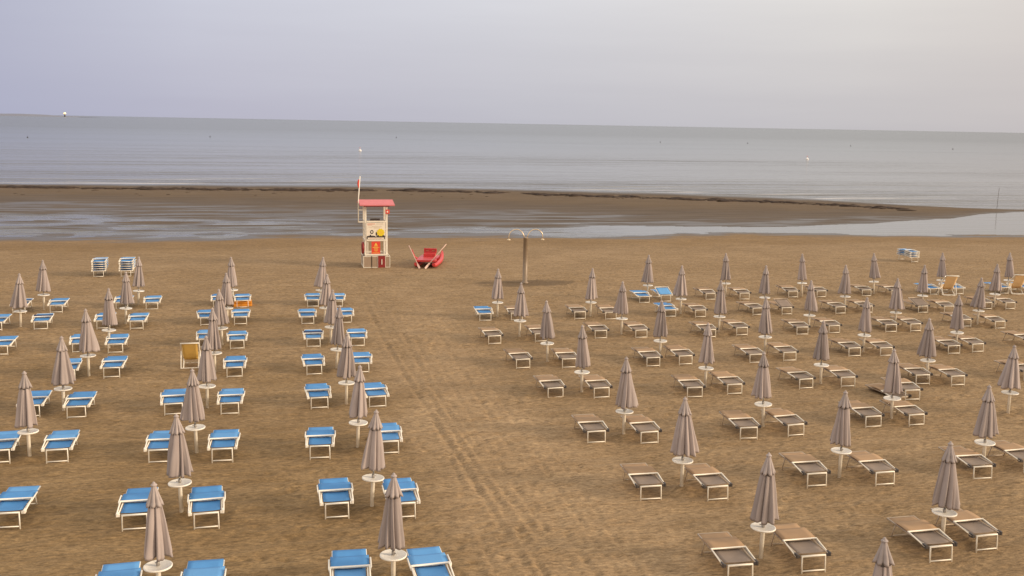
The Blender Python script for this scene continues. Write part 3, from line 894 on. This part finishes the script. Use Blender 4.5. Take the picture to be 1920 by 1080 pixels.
deck_chair((36.15, 48.35, 0), -.28, 1.14, "apricot deck chair between two blue loungers, fully in view on the right", M["peach"])
deck_chair((40.50, 48.25, 0), -.28, 1.14, "apricot deck chair beside the right edge of the photo", M["peach"])

# orange pads folded under a blue lounger
def pads(bm):
    box(bm, (0, 0, .09), (.86, .55, .15), bev=.04)
    box(bm, (.01, .02, .235), (.82, .50, .13), Matrix.Rotation(.04, 3, 'Z'), bev=.04)
lx, ly = [(x, y) for c, i, s, k, x, y in LOUNGERS if (c, i, s) == ("Q", 0, "R")][0]
tag(build("folded_mattress", pads, M["orange"], None, (lx, ly + .42, -.01)), "folded orange mattress tucked under a blue lounger", "mattress")

# ------------------------------------------------------------------ lifeguard tower
TX, TY = 4.95, 62.35
tw = thing("lifeguard_tower", "white wooden lifeguard tower with red roof near the water", "lifeguard tower", (TX, TY, 0))
DEP = 1.5
for px_ in (.12, 1.42):
    for py_ in (.06, DEP - .06):
        build("post", lambda bm: box(bm, (px_, py_, 1.95), (.115, .115, 3.94), bev=.012), M["whitewood"], tw)
def roof(bm):
    # single pitch towards the camera, with a back pitch behind
    pts = [(-.26, -.42, 3.93), (1.88, -.42, 3.93), (1.86, .75, 4.17), (-.25, .75, 4.17), (-.26, 1.92, 3.93), (1.88, 1.92, 3.93)]
    v = [bm.verts.new(p) for p in pts]; w = [bm.verts.new((p[0], p[1], p[2] - .07)) for p in pts]
    bm.faces.new((v[0], v[1], v[2], v[3])); bm.faces.new((v[3], v[2], v[5], v[4]))
    bm.faces.new((w[3], w[2], w[1], w[0])); bm.faces.new((w[4], w[5], w[2], w[3]))
    for a, b in ((0, 1), (1, 2), (2, 5), (5, 4), (4, 3), (3, 0)): bm.faces.new((v[a], v[b], w[b], w[a]))
rf = build("roof", roof, M["redroof"], tw)
build("roof_trim", lambda bm: [box(bm, (.77, -.30, 3.845), (1.60, .05, .09)), box(bm, (.77, 1.80, 3.845), (1.60, .05, .09))], M["darkred"], rf)
build("platform", lambda bm: box(bm, (.77, .75, 1.70), (1.42, 1.46, .07), bev=.01), M["whitewood"], tw)
def rails(bm):
    box(bm, (.77, .02, 2.865), (1.19, .06, .09), bev=.008)
    for y_ in (.75,):
        box(bm, (.12, y_, 2.84), (.06, 1.25, .07)); box(bm, (1.42, y_, 2.84), (.06, 1.25, .07))
        box(bm, (.12, y_, 2.3), (.05, 1.25, .05)); box(bm, (1.42, y_, 2.3), (.05, 1.25, .05))
    box(bm, (.77, .0, 1.70), (1.19, .05, .10), bev=.008); box(bm, (.77, .0, .80), (1.40, .08, .10), bev=.008)
    box(bm, (.25, .0, 1.22), (.05, .05, .74)); box(bm, (1.26, .0, 1.22), (.06, .05, .74))
    box(bm, (.77, 1.44, .80), (1.19, .05, .10)); box(bm, (.12, .75, .80), (.05, 1.2, .10)); box(bm, (1.42, .75, .80), (.05, 1.2, .10))
build("railing", rails, M["whitewood"], tw)
def chair(bm):
    box(bm, (.80, .80, 2.20), (.60, .55, .05)); box(bm, (.80, 1.05, 2.60), (.60, .05, .70))
    for a in (-.26, .26):
        for b in (-.22, .22): box(bm, (.80 + a, .80 + b, 1.96), (.045, .045, .44))
build("seat", chair, M["ink"], tw)
# poster
ps = build("poster", lambda bm: box(bm, (.745, -.025, 2.27), (1.17, .03, 1.06), bev=.005), M["board"], tw)
def flat(name, material, par, *rects, y=-.044, th=.006):
    def f(bm):
        for x0, x1, z0, z1 in rects: box(bm, ((x0 + x1) / 2, y, (z0 + z1) / 2), (x1 - x0, th, z1 - z0))
    return build(name, f, material, par)
flat("heading", M["inkred"], ps, (.22, .70, 2.70, 2.74), (.24, .52, 2.635, 2.655))
flat("text_lines", M["inksoft"], ps, (.76, 1.20, 2.70, 2.735), (.30, .56, 2.52, 2.54), (.52, 1.10, 2.565, 2.59), (.60, 1.02, 2.49, 2.51), (.64, .98, 2.445, 2.46))
def blot(bm):
    def disc(cx, cz, rx, rz, a0=0, a1=6.2832, inner=0.0):
        n = 22
        o = [bm.verts.new((cx + rx * math.cos(a0 + (a1 - a0) * k / n), -.049, cz + rz * math.sin(a0 + (a1 - a0) * k / n))) for k in range(n + 1)]
        i = [bm.verts.new((cx + inner * rx * math.cos(a0 + (a1 - a0) * k / n), -.049, cz + inner * rz * math.sin(a0 + (a1 - a0) * k / n))) for k in range(n + 1)] if inner else None
        if i:
            for k in range(n): bm.faces.new((o[k], o[k + 1], i[k + 1], i[k]))
        else: bm.faces.new(o[:-1])
    disc(.50, 2.22, .105, .125, inner=.55); disc(.46, 1.95, .26, .05); disc(1.05, 1.95, .27, .085); disc(.78, 2.11, .045, .12); disc(.42, 2.0, .035, .06)
build("silhouette", blot, M["ink"], ps)
flat("dark_band", M["ink"], ps, (.18, 1.31, 1.775, 1.93), y=-.043)
flat("caption_strip", M["board"], ps, (.24, 1.25, 1.785, 1.875), y=-.049)
flat("caption", M["inkred"], ps, (.36, 1.12, 1.825, 1.84), y=-.053)
def star(bm):
    n = 20; cx, cz = 1.04, 2.19
    A = [bm.verts.new((cx + (.255 if k % 2 == 0 else .205) * math.cos(math.pi * k / n * 2), -.060, cz + (.255 if k % 2 == 0 else .205) * math.sin(math.pi * k / n * 2))) for k in range(n)]
    B = [bm.verts.new((v.co.x, -.045, v.co.z)) for v in A]
    bm.faces.new(A); bm.faces.new(B[::-1])
    for k in range(n): bm.faces.new((A[k], A[(k + 1) % n], B[(k + 1) % n], B[k]))
build("badge", star, M["badge"], ps)
flat("badge_text", M["signyellow"], ps, (.92, 1.16, 2.23, 2.255), (.89, 1.19, 2.165, 2.19), (.94, 1.14, 2.11, 2.13), y=-.0635)
# red warning board
sg = build("warning_board", lambda bm: box(bm, (.745, -.02, 1.235), (.54, .025, .78), bev=.004), M["signred"], tw)
def tri(bm):
    c = (.745, 1.44)
    def prism(P, y0, y1):
        A = [bm.verts.new((p[0], y0, p[1])) for p in P]; B = [bm.verts.new((p[0], y1, p[1])) for p in P]
        bm.faces.new(A); bm.faces.new(B[::-1])
        for k in range(len(P)): bm.faces.new((A[k], A[(k + 1) % len(P)], B[(k + 1) % len(P)], B[k]))
    prism([(c[0] - .11, c[1] - .07), (c[0] + .11, c[1] - .07), (c[0], c[1] + .12)], -.042, -.033)
    box(bm, (.745, -.037, 1.335), (.20, .008, .025))
build("warning_triangle", tri, M["signyellow"], sg)
flat("text_lines", M["signyellow"], sg, (.60, .89, 1.24, 1.285), (.54, .60, 1.245, 1.28), (.90, .95, 1.245, 1.28), (.64, .86, 1.16, 1.195), (.62, .88, 1.08, 1.115), (.66, .84, 1.02, 1.045), (.52, .97, .94, .955), (.54, .95, .895, .91), y=-.037, th=.008)
# storage base
def cage(bm):
    for (x0, x1, y_) in ((-.02, .48, -.10), (.48, .86, -.10), (1.32, 1.60, -.10)):
        for x_ in (x0, x1): box(bm, (x_, y_, .36), (.035, .035, .72))
        for z_ in (.02, .70): box(bm, ((x0 + x1) / 2, y_, z_), (x1 - x0 - .036, .03, .035))
    for x_ in (-.02, 1.60):
        for z_ in (.02, .70): box(bm, (x_, .75, z_), (.03, 1.66, .035))
        box(bm, (x_, 1.6, .36), (.035, .035, .72)); box(bm, (x_, .75, .36), (.03, .03, .645))
    for z_ in (.02, .70): box(bm, (.79, 1.6, z_), (1.58, .03, .035))
cg = build("storage_cage", cage, M["whitewood"], tw)
def scr(bm):
    box(bm, (.23, -.098, .36), (.46, .012, .64)); box(bm, (.67, -.098, .36), (.35, .012, .64)); box(bm, (1.46, -.098, .36), (.24, .012, .64))
    box(bm, (.0, .75, .36), (.012, 1.6, .64)); box(bm, (1.58, .75, .36), (.012, 1.6, .64)); box(bm, (.79, 1.58, .36), (1.5, .012, .64)); box(bm, (.79, .75, .708), (1.54, 1.6, .012))
build("mesh_screen", scr, M["mesh"], cg)
dr = build("door", lambda bm: box(bm, (1.09, -.115, .36), (.44, .05, .74), bev=.008), M["darkred"], tw)
build("handle", lambda bm: box(bm, (1.10, -.155, .36), (.05, .03, .32), bev=.008), M["board"], dr)
# red box on a post, with its white mark
rb_ = build("red_box", lambda bm: box(bm, (1.46, -.06, 3.48), (.25, .12, .25), bev=.012), M["signred"], tw)
flat("white_mark", M["white"], rb_, (1.415, 1.50, 3.43, 3.53), y=-.123, th=.006)
# flag mast beside the tower
mast = build("flag_mast", lambda bm: tube(bm, [(-.32, .05, 2.80), (-.31, .05, 4.2), (-.20, .05, 5.64)], .032, 10), M["white"], tw)
for z_ in (3.58, 2.84): build("bracket", lambda bm: box(bm, (-.13, .05, z_), (.36, .05, .06)), M["whitewood"], mast)
def flag(bm):
    n = 10
    rings = []
    for k in range(13):
        t = k / 12; cx = -.245 - .02 * (1 - t) - .05 * math.sin(math.pi * t) ** .7; z = 5.45 - .6 * t; w = .012 + .042 * math.sin(math.pi * min(1, t + .08)) ** .6
        rings.append([bm.verts.new((cx + w * math.cos(6.283 * j / n) * (1 + .3 * math.sin(3 * 6.283 * j / n)), .05 + w * math.sin(6.283 * j / n), z)) for j in range(n)])
    for A, B in zip(rings, rings[1:]):
        for j in range(n):
            f = bm.faces.new((A[j], A[(j + 1) % n], B[(j + 1) % n], B[j])); f.smooth = True
    bm.faces.new(rings[0][::-1]); bm.faces.new(rings[-1])
build("flag", flag, M["signred"], mast)
def ring(bm):
    tube(bm, [(0, .32 * math.cos(a), .32 * math.sin(a)) for a in [6.2832 * k / 24 for k in range(24)]], .07, 10, closed=True)
lr = build("life_ring", ring, M["darkred"], None, (TX - .03, TY + .30, 1.20))
tag(lr, "dark red life ring hung on the side of the lifeguard tower", "life ring")

# ------------------------------------------------------------------ red rescue boat with two oars
BX, BY, BR = 8.62, 61.45, -R(17)
bt = thing("rescue_boat", "red twin-hulled rowing rescue boat pulled up on the sand beside the tower", "boat", (BX, BY, .0), BR)
def hull(s):
    def f(bm):
        n = 12; L_ = 4.1; rings = []
        for k in range(21):
            t = k / 20; y_ = -.05 + L_ * t
            w = .20 * min(1, (math.sin(math.pi * min(max(t * .93 + .06, 0), 1)) ** .45))
            h = .19 * (.55 + .45 * math.sin(math.pi * t) ** .5)
            zc = .18 + .34 * max(0, (t - .72) / .28) ** 2 + .12 * max(0, (.14 - t) / .14) ** 2
            rings.append([bm.verts.new((s * .56 + w * math.cos(6.283 * j / n), y_, zc + h * .9 * math.sin(6.283 * j / n))) for j in range(n)])
        for A, B in zip(rings, rings[1:]):
            for j in range(n):
                fc = bm.faces.new((A[j], A[(j + 1) % n], B[(j + 1) % n], B[j])); fc.smooth = True
        bm.faces.new(rings[0][::-1]); bm.faces.new(rings[-1])
    return f
for s in (-1, 1): build("hull", hull(s), M["red"], bt)
def deck(bm):
    box(bm, (0, 1.55, .46), (1.26, 2.5, .10), bev=.015); box(bm, (0, .36, .44), (1.15, .10, .12), bev=.01); box(bm, (0, 2.75, .44), (1.15, .10, .12), bev=.01)
build("deck", deck, M["red"], bt)
def bench(bm):
    box(bm, (0, 2.05, .60), (.74, .42, .22), bev=.02)
    for z_ in (.74, .96): box(bm, (0, 2.30, z_), (.82, .07, .09), bev=.015)
    for x_ in (-.37, 0, .37): box(bm, (x_, 2.305, .85), (.08, .06, .14))
    box(bm, (0, 2.335, .85), (.80, .01, .14))
build("bench", bench, M["red"], bt)
build("backrest_slots", lambda bm: [box(bm, (x_, 2.325, .85), (.20, .012, .06)) for x_ in (-.19, .19)], M["inkred"], bt)
for s in (-1, 1):
    build("rowlock_arm", lambda bm: [tube(bm, [(s * .58, .95, .44), (s * .80, .95, .62), (s * .95, .95, 1.02)], .045, 8, taper=[.06, .05, .035]),
                                     tube(bm, [(s * .58, 1.35, .44), (s * .80, 1.05, .62)], .03, 8), tube(bm, [(s * .95, .95, 1.0), (s * .95, .95, 1.10)], .022, 8)], M["red"], bt)
def oar(name, label, a, b):
    a, b = Vector(a), Vector(b); d = (b - a)
    o = thing(name, label, "oar", a, 0, "oars leaning on the red boat")
    build("shaft", lambda bm: tube(bm, [(0, 0, 0), d * .12, d * .80], .028, 8), M["oar"], o)
    def blade(bm):
        dn = d.normalized(); sx = dn.orthogonal().normalized()
        sx = Vector((dn.z, 0, -dn.x)).normalized(); up = dn.cross(sx)
        prof = [(.78, .03), (.84, .055), (.93, .065), (1.0, .055)]
        P = []
        for t, w in prof: P.append([bm.verts.new(d * t + sx * w * q + up * .012 * e) for q, e in ((-1, -1), (1, -1), (1, 1), (-1, 1))])
        for A, B in zip(P, P[1:]):
            for j in range(4): bm.faces.new((A[j], A[(j + 1) % 4], B[(j + 1) % 4], B[j]))
        bm.faces.new(P[0][::-1]); bm.faces.new(P[-1])
    build("blade", blade, M["oar"], o)
oar("oar", "white oar leaning on the boat's rowlock nearer the lifeguard tower", (7.74, 62.3, 1.36), (8.28, 61.25, .05))
oar("oar", "white oar crossing the boat from the rowlock farther from the tower", (10.10, 62.3, 1.42), (8.62, 61.25, .05))

# ------------------------------------------------------------------ beach shower
sh = thing("beach_shower", "brown pole shower with two curved arms standing on dark wet sand", "beach shower", (13.56, 55.4, 0))
build("pole", lambda bm: lathe(bm, [(.19, -.05), (.19, .03), (.135, .05), (.130, 2.55), (.145, 2.56), (.145, 2.60), (.05, 2.62)], 22), M["bronze"], sh)
for s in (-1, 1):
    pts = [(s * .06, 0, 2.58), (s * .12, 0, 2.72)] + [(s * (.56 - .43 * math.cos(a)), 0, 2.66 + .41 * math.sin(a)) for a in [math.pi * k / 12 for k in range(2, 13)]] + [(s * .99, 0, 2.50)]
    ar = build("arm", lambda bm: tube(bm, pts, .026, 8), M["brass"], sh)
    build("shower_head", lambda bm: lathe(bm, [(.03, 2.54), (.10, 2.49), (.11, 2.46), (.04, 2.45)], 16, c=(s * .99, 0, 0)), M["brass"], ar)

# ------------------------------------------------------------------ seaweed, buoys, stake, far shore
def weed(bm):
    r_ = random.Random(4)
    x = -48.0
    def clump(px, py, s, zz):
        g = bmesh.ops.create_icosphere(bm, subdivisions=1, radius=1)
        a = r_.uniform(-.3, .3); ca, sa = math.cos(a), math.sin(a)
        lx_, ly_, lz_ = s * r_.uniform(1.0, 2.6), s * r_.uniform(.5, 1.0), s * r_.uniform(.16, .40)
        for v in g['verts']:
            q = v.co * r_.uniform(.75, 1.2); q = Vector((q.x * lx_, q.y * ly_, max(q.z, -.2) * lz_))
            v.co = Vector((px + q.x * ca - q.y * sa, py + q.x * sa + q.y * ca, zz + q.z))
    P = []
    while x < 71.5:
        dens = .75 + .55 * math.sin(x * .37) + .45 * math.sin(x * 1.13 + 2)
        if r_.random() < .35 + .6 * dens:
            
            for _ in range(3): P.append((x + r_.gauss(0, .3), float(ip(WR, x)) + .8 * math.sin(x * .9) * .5 + r_.gauss(-.2, .9), r_.uniform(.28, .62) * (1 if dens > .7 else .7)))
        if x > 38 and r_.random() < .5: P.append((x, float(ip(WR, x)) - r_.uniform(1, 2.4), r_.uniform(.15, .4)))
        if r_.random() < .10: P.append((x, float(ip(WR, x)) - r_.uniform(2, 12) * (1 if x < 30 else .3), r_.uniform(.1, .25)))
        x += r_.uniform(.18, .42)
    A = np.array(P); Z = terrain(A[:, 0], A[:, 1])
    for (a, b, s), zz in zip(P, Z): clump(a, b, s, float(zz))
    for f in bm.faces: f.smooth = True
tag(build("seaweed", weed, M["weed"]), "dark line of dried seaweed washed up along the sandbar", "seaweed", kind="stuff")

def buoy_parts(o, m1, m2, s):
    build("float", lambda bm: lathe(bm, [(.10 * s, -.25 * s), (.42 * s, -.05 * s), (.46 * s, .12 * s), (.34 * s, .32 * s), (.13 * s, .42 * s), (.10 * s, .60 * s)], 16), m1, o)
    build("topmark", lambda bm: lathe(bm, [(.03 * s, .58 * s), (.03 * s, .78 * s), (.14 * s, .80 * s), (.16 * s, .92 * s), (.05 * s, 1.02 * s)], 12), m2, o)
WB = [("white buoy floating offshore above the lifeguard tower flag", 24.3, 318.7), ("white buoy floating alone off the right half of the beach", 157.9, 283.6)]
for k, (lab, x, y) in enumerate(WB):
    if k == 0:
        wb = thing("buoy", lab, "buoy", (x, y, W), 0, "white buoys"); buoy_parts(wb, M["buoywhite"], M["buoypink"], 1.1)
    else:
        o = copy_tree(wb); o.location = (x, y, W); o["label"] = lab
DB = [("farthest left", -100.7, 450.7), ("second from left", -33.4, 521.6), ("third from left", 64.8, 579.7), ("fourth from left", 214.9, 555.0), ("fifth from left", 273.1, 561.9), ("second from right", 317.2, 521.7), ("farthest right", 346.0, 470.4)]
for k, (lab, x, y) in enumerate(DB):
    lab = "tiny dark buoy far offshore, %s of the seven" % lab
    if k == 0:
        db = thing("buoy", lab, "buoy", (x, y, W), 0, "small dark buoys far out"); buoy_parts(db, M["buoydark"], M["buoydark"], .75)
    else:
        o = copy_tree(db); o.location = (x, y, W); o["label"] = lab
stk = build("marker_stake", lambda bm: tube(bm, [(0, 0, -.5), (.03, 0, 1.4), (.08, 0, 2.55)], .022, 8), M["stake"], None, (86.2, 107.8, W))
tag(stk, "thin dark stake standing in the shallows at the right edge", "stake")
def land(bm):
    pts = []
    n = 60
    for k in range(n + 1):
        t = k / n; x = -4200 + (4200 - 1085) * t
        h = (13 + 1.5 * math.sin(k * 1.3) + 1 * math.sin(k * 2.9)) * min(1, (1 - t) * 9 + .05)
        pts.append((x, h))
    A = [bm.verts.new((x, 6000 + .0 * h, -.5)) for x, h in pts]; B = [bm.verts.new((x, 6120, h)) for x, h in pts]; C = [bm.verts.new((x, 6500, h * .9)) for x, h in pts]; D = [bm.verts.new((x, 6900, -.5)) for x, h in pts]
    for P_, Q_ in ((A, B), (B, C), (C, D)):
        for k in range(n): bm.faces.new((P_[k], P_[k + 1], Q_[k + 1], Q_[k]))
ld = build("headland", land, M["land"]); tag(ld, "low dark headland on the horizon at the left", "headland", kind="structure")
lh = thing("lighthouse", "far lit lighthouse on the horizon at left", "lighthouse", (-1143, 5990, 0))
build("tower", lambda bm: lathe(bm, [(4, -1), (3, 14), (4.5, 14.5), (4.5, 15.3)], 12), M["land"], lh)
lm = bpy.data.materials.new("beacon_lamp"); lm.use_nodes = True
lb = lm.node_tree.nodes["Principled BSDF"]; lb.inputs["Emission Color"].default_value = (1, .62, .08, 1); lb.inputs["Emission Strength"].default_value = 2.0
build("lamp", lambda bm: lathe(bm, [(.5, 15.2), (5, 16), (6.5, 19.5), (5, 23), (.5, 24)], 14), lm, lh)
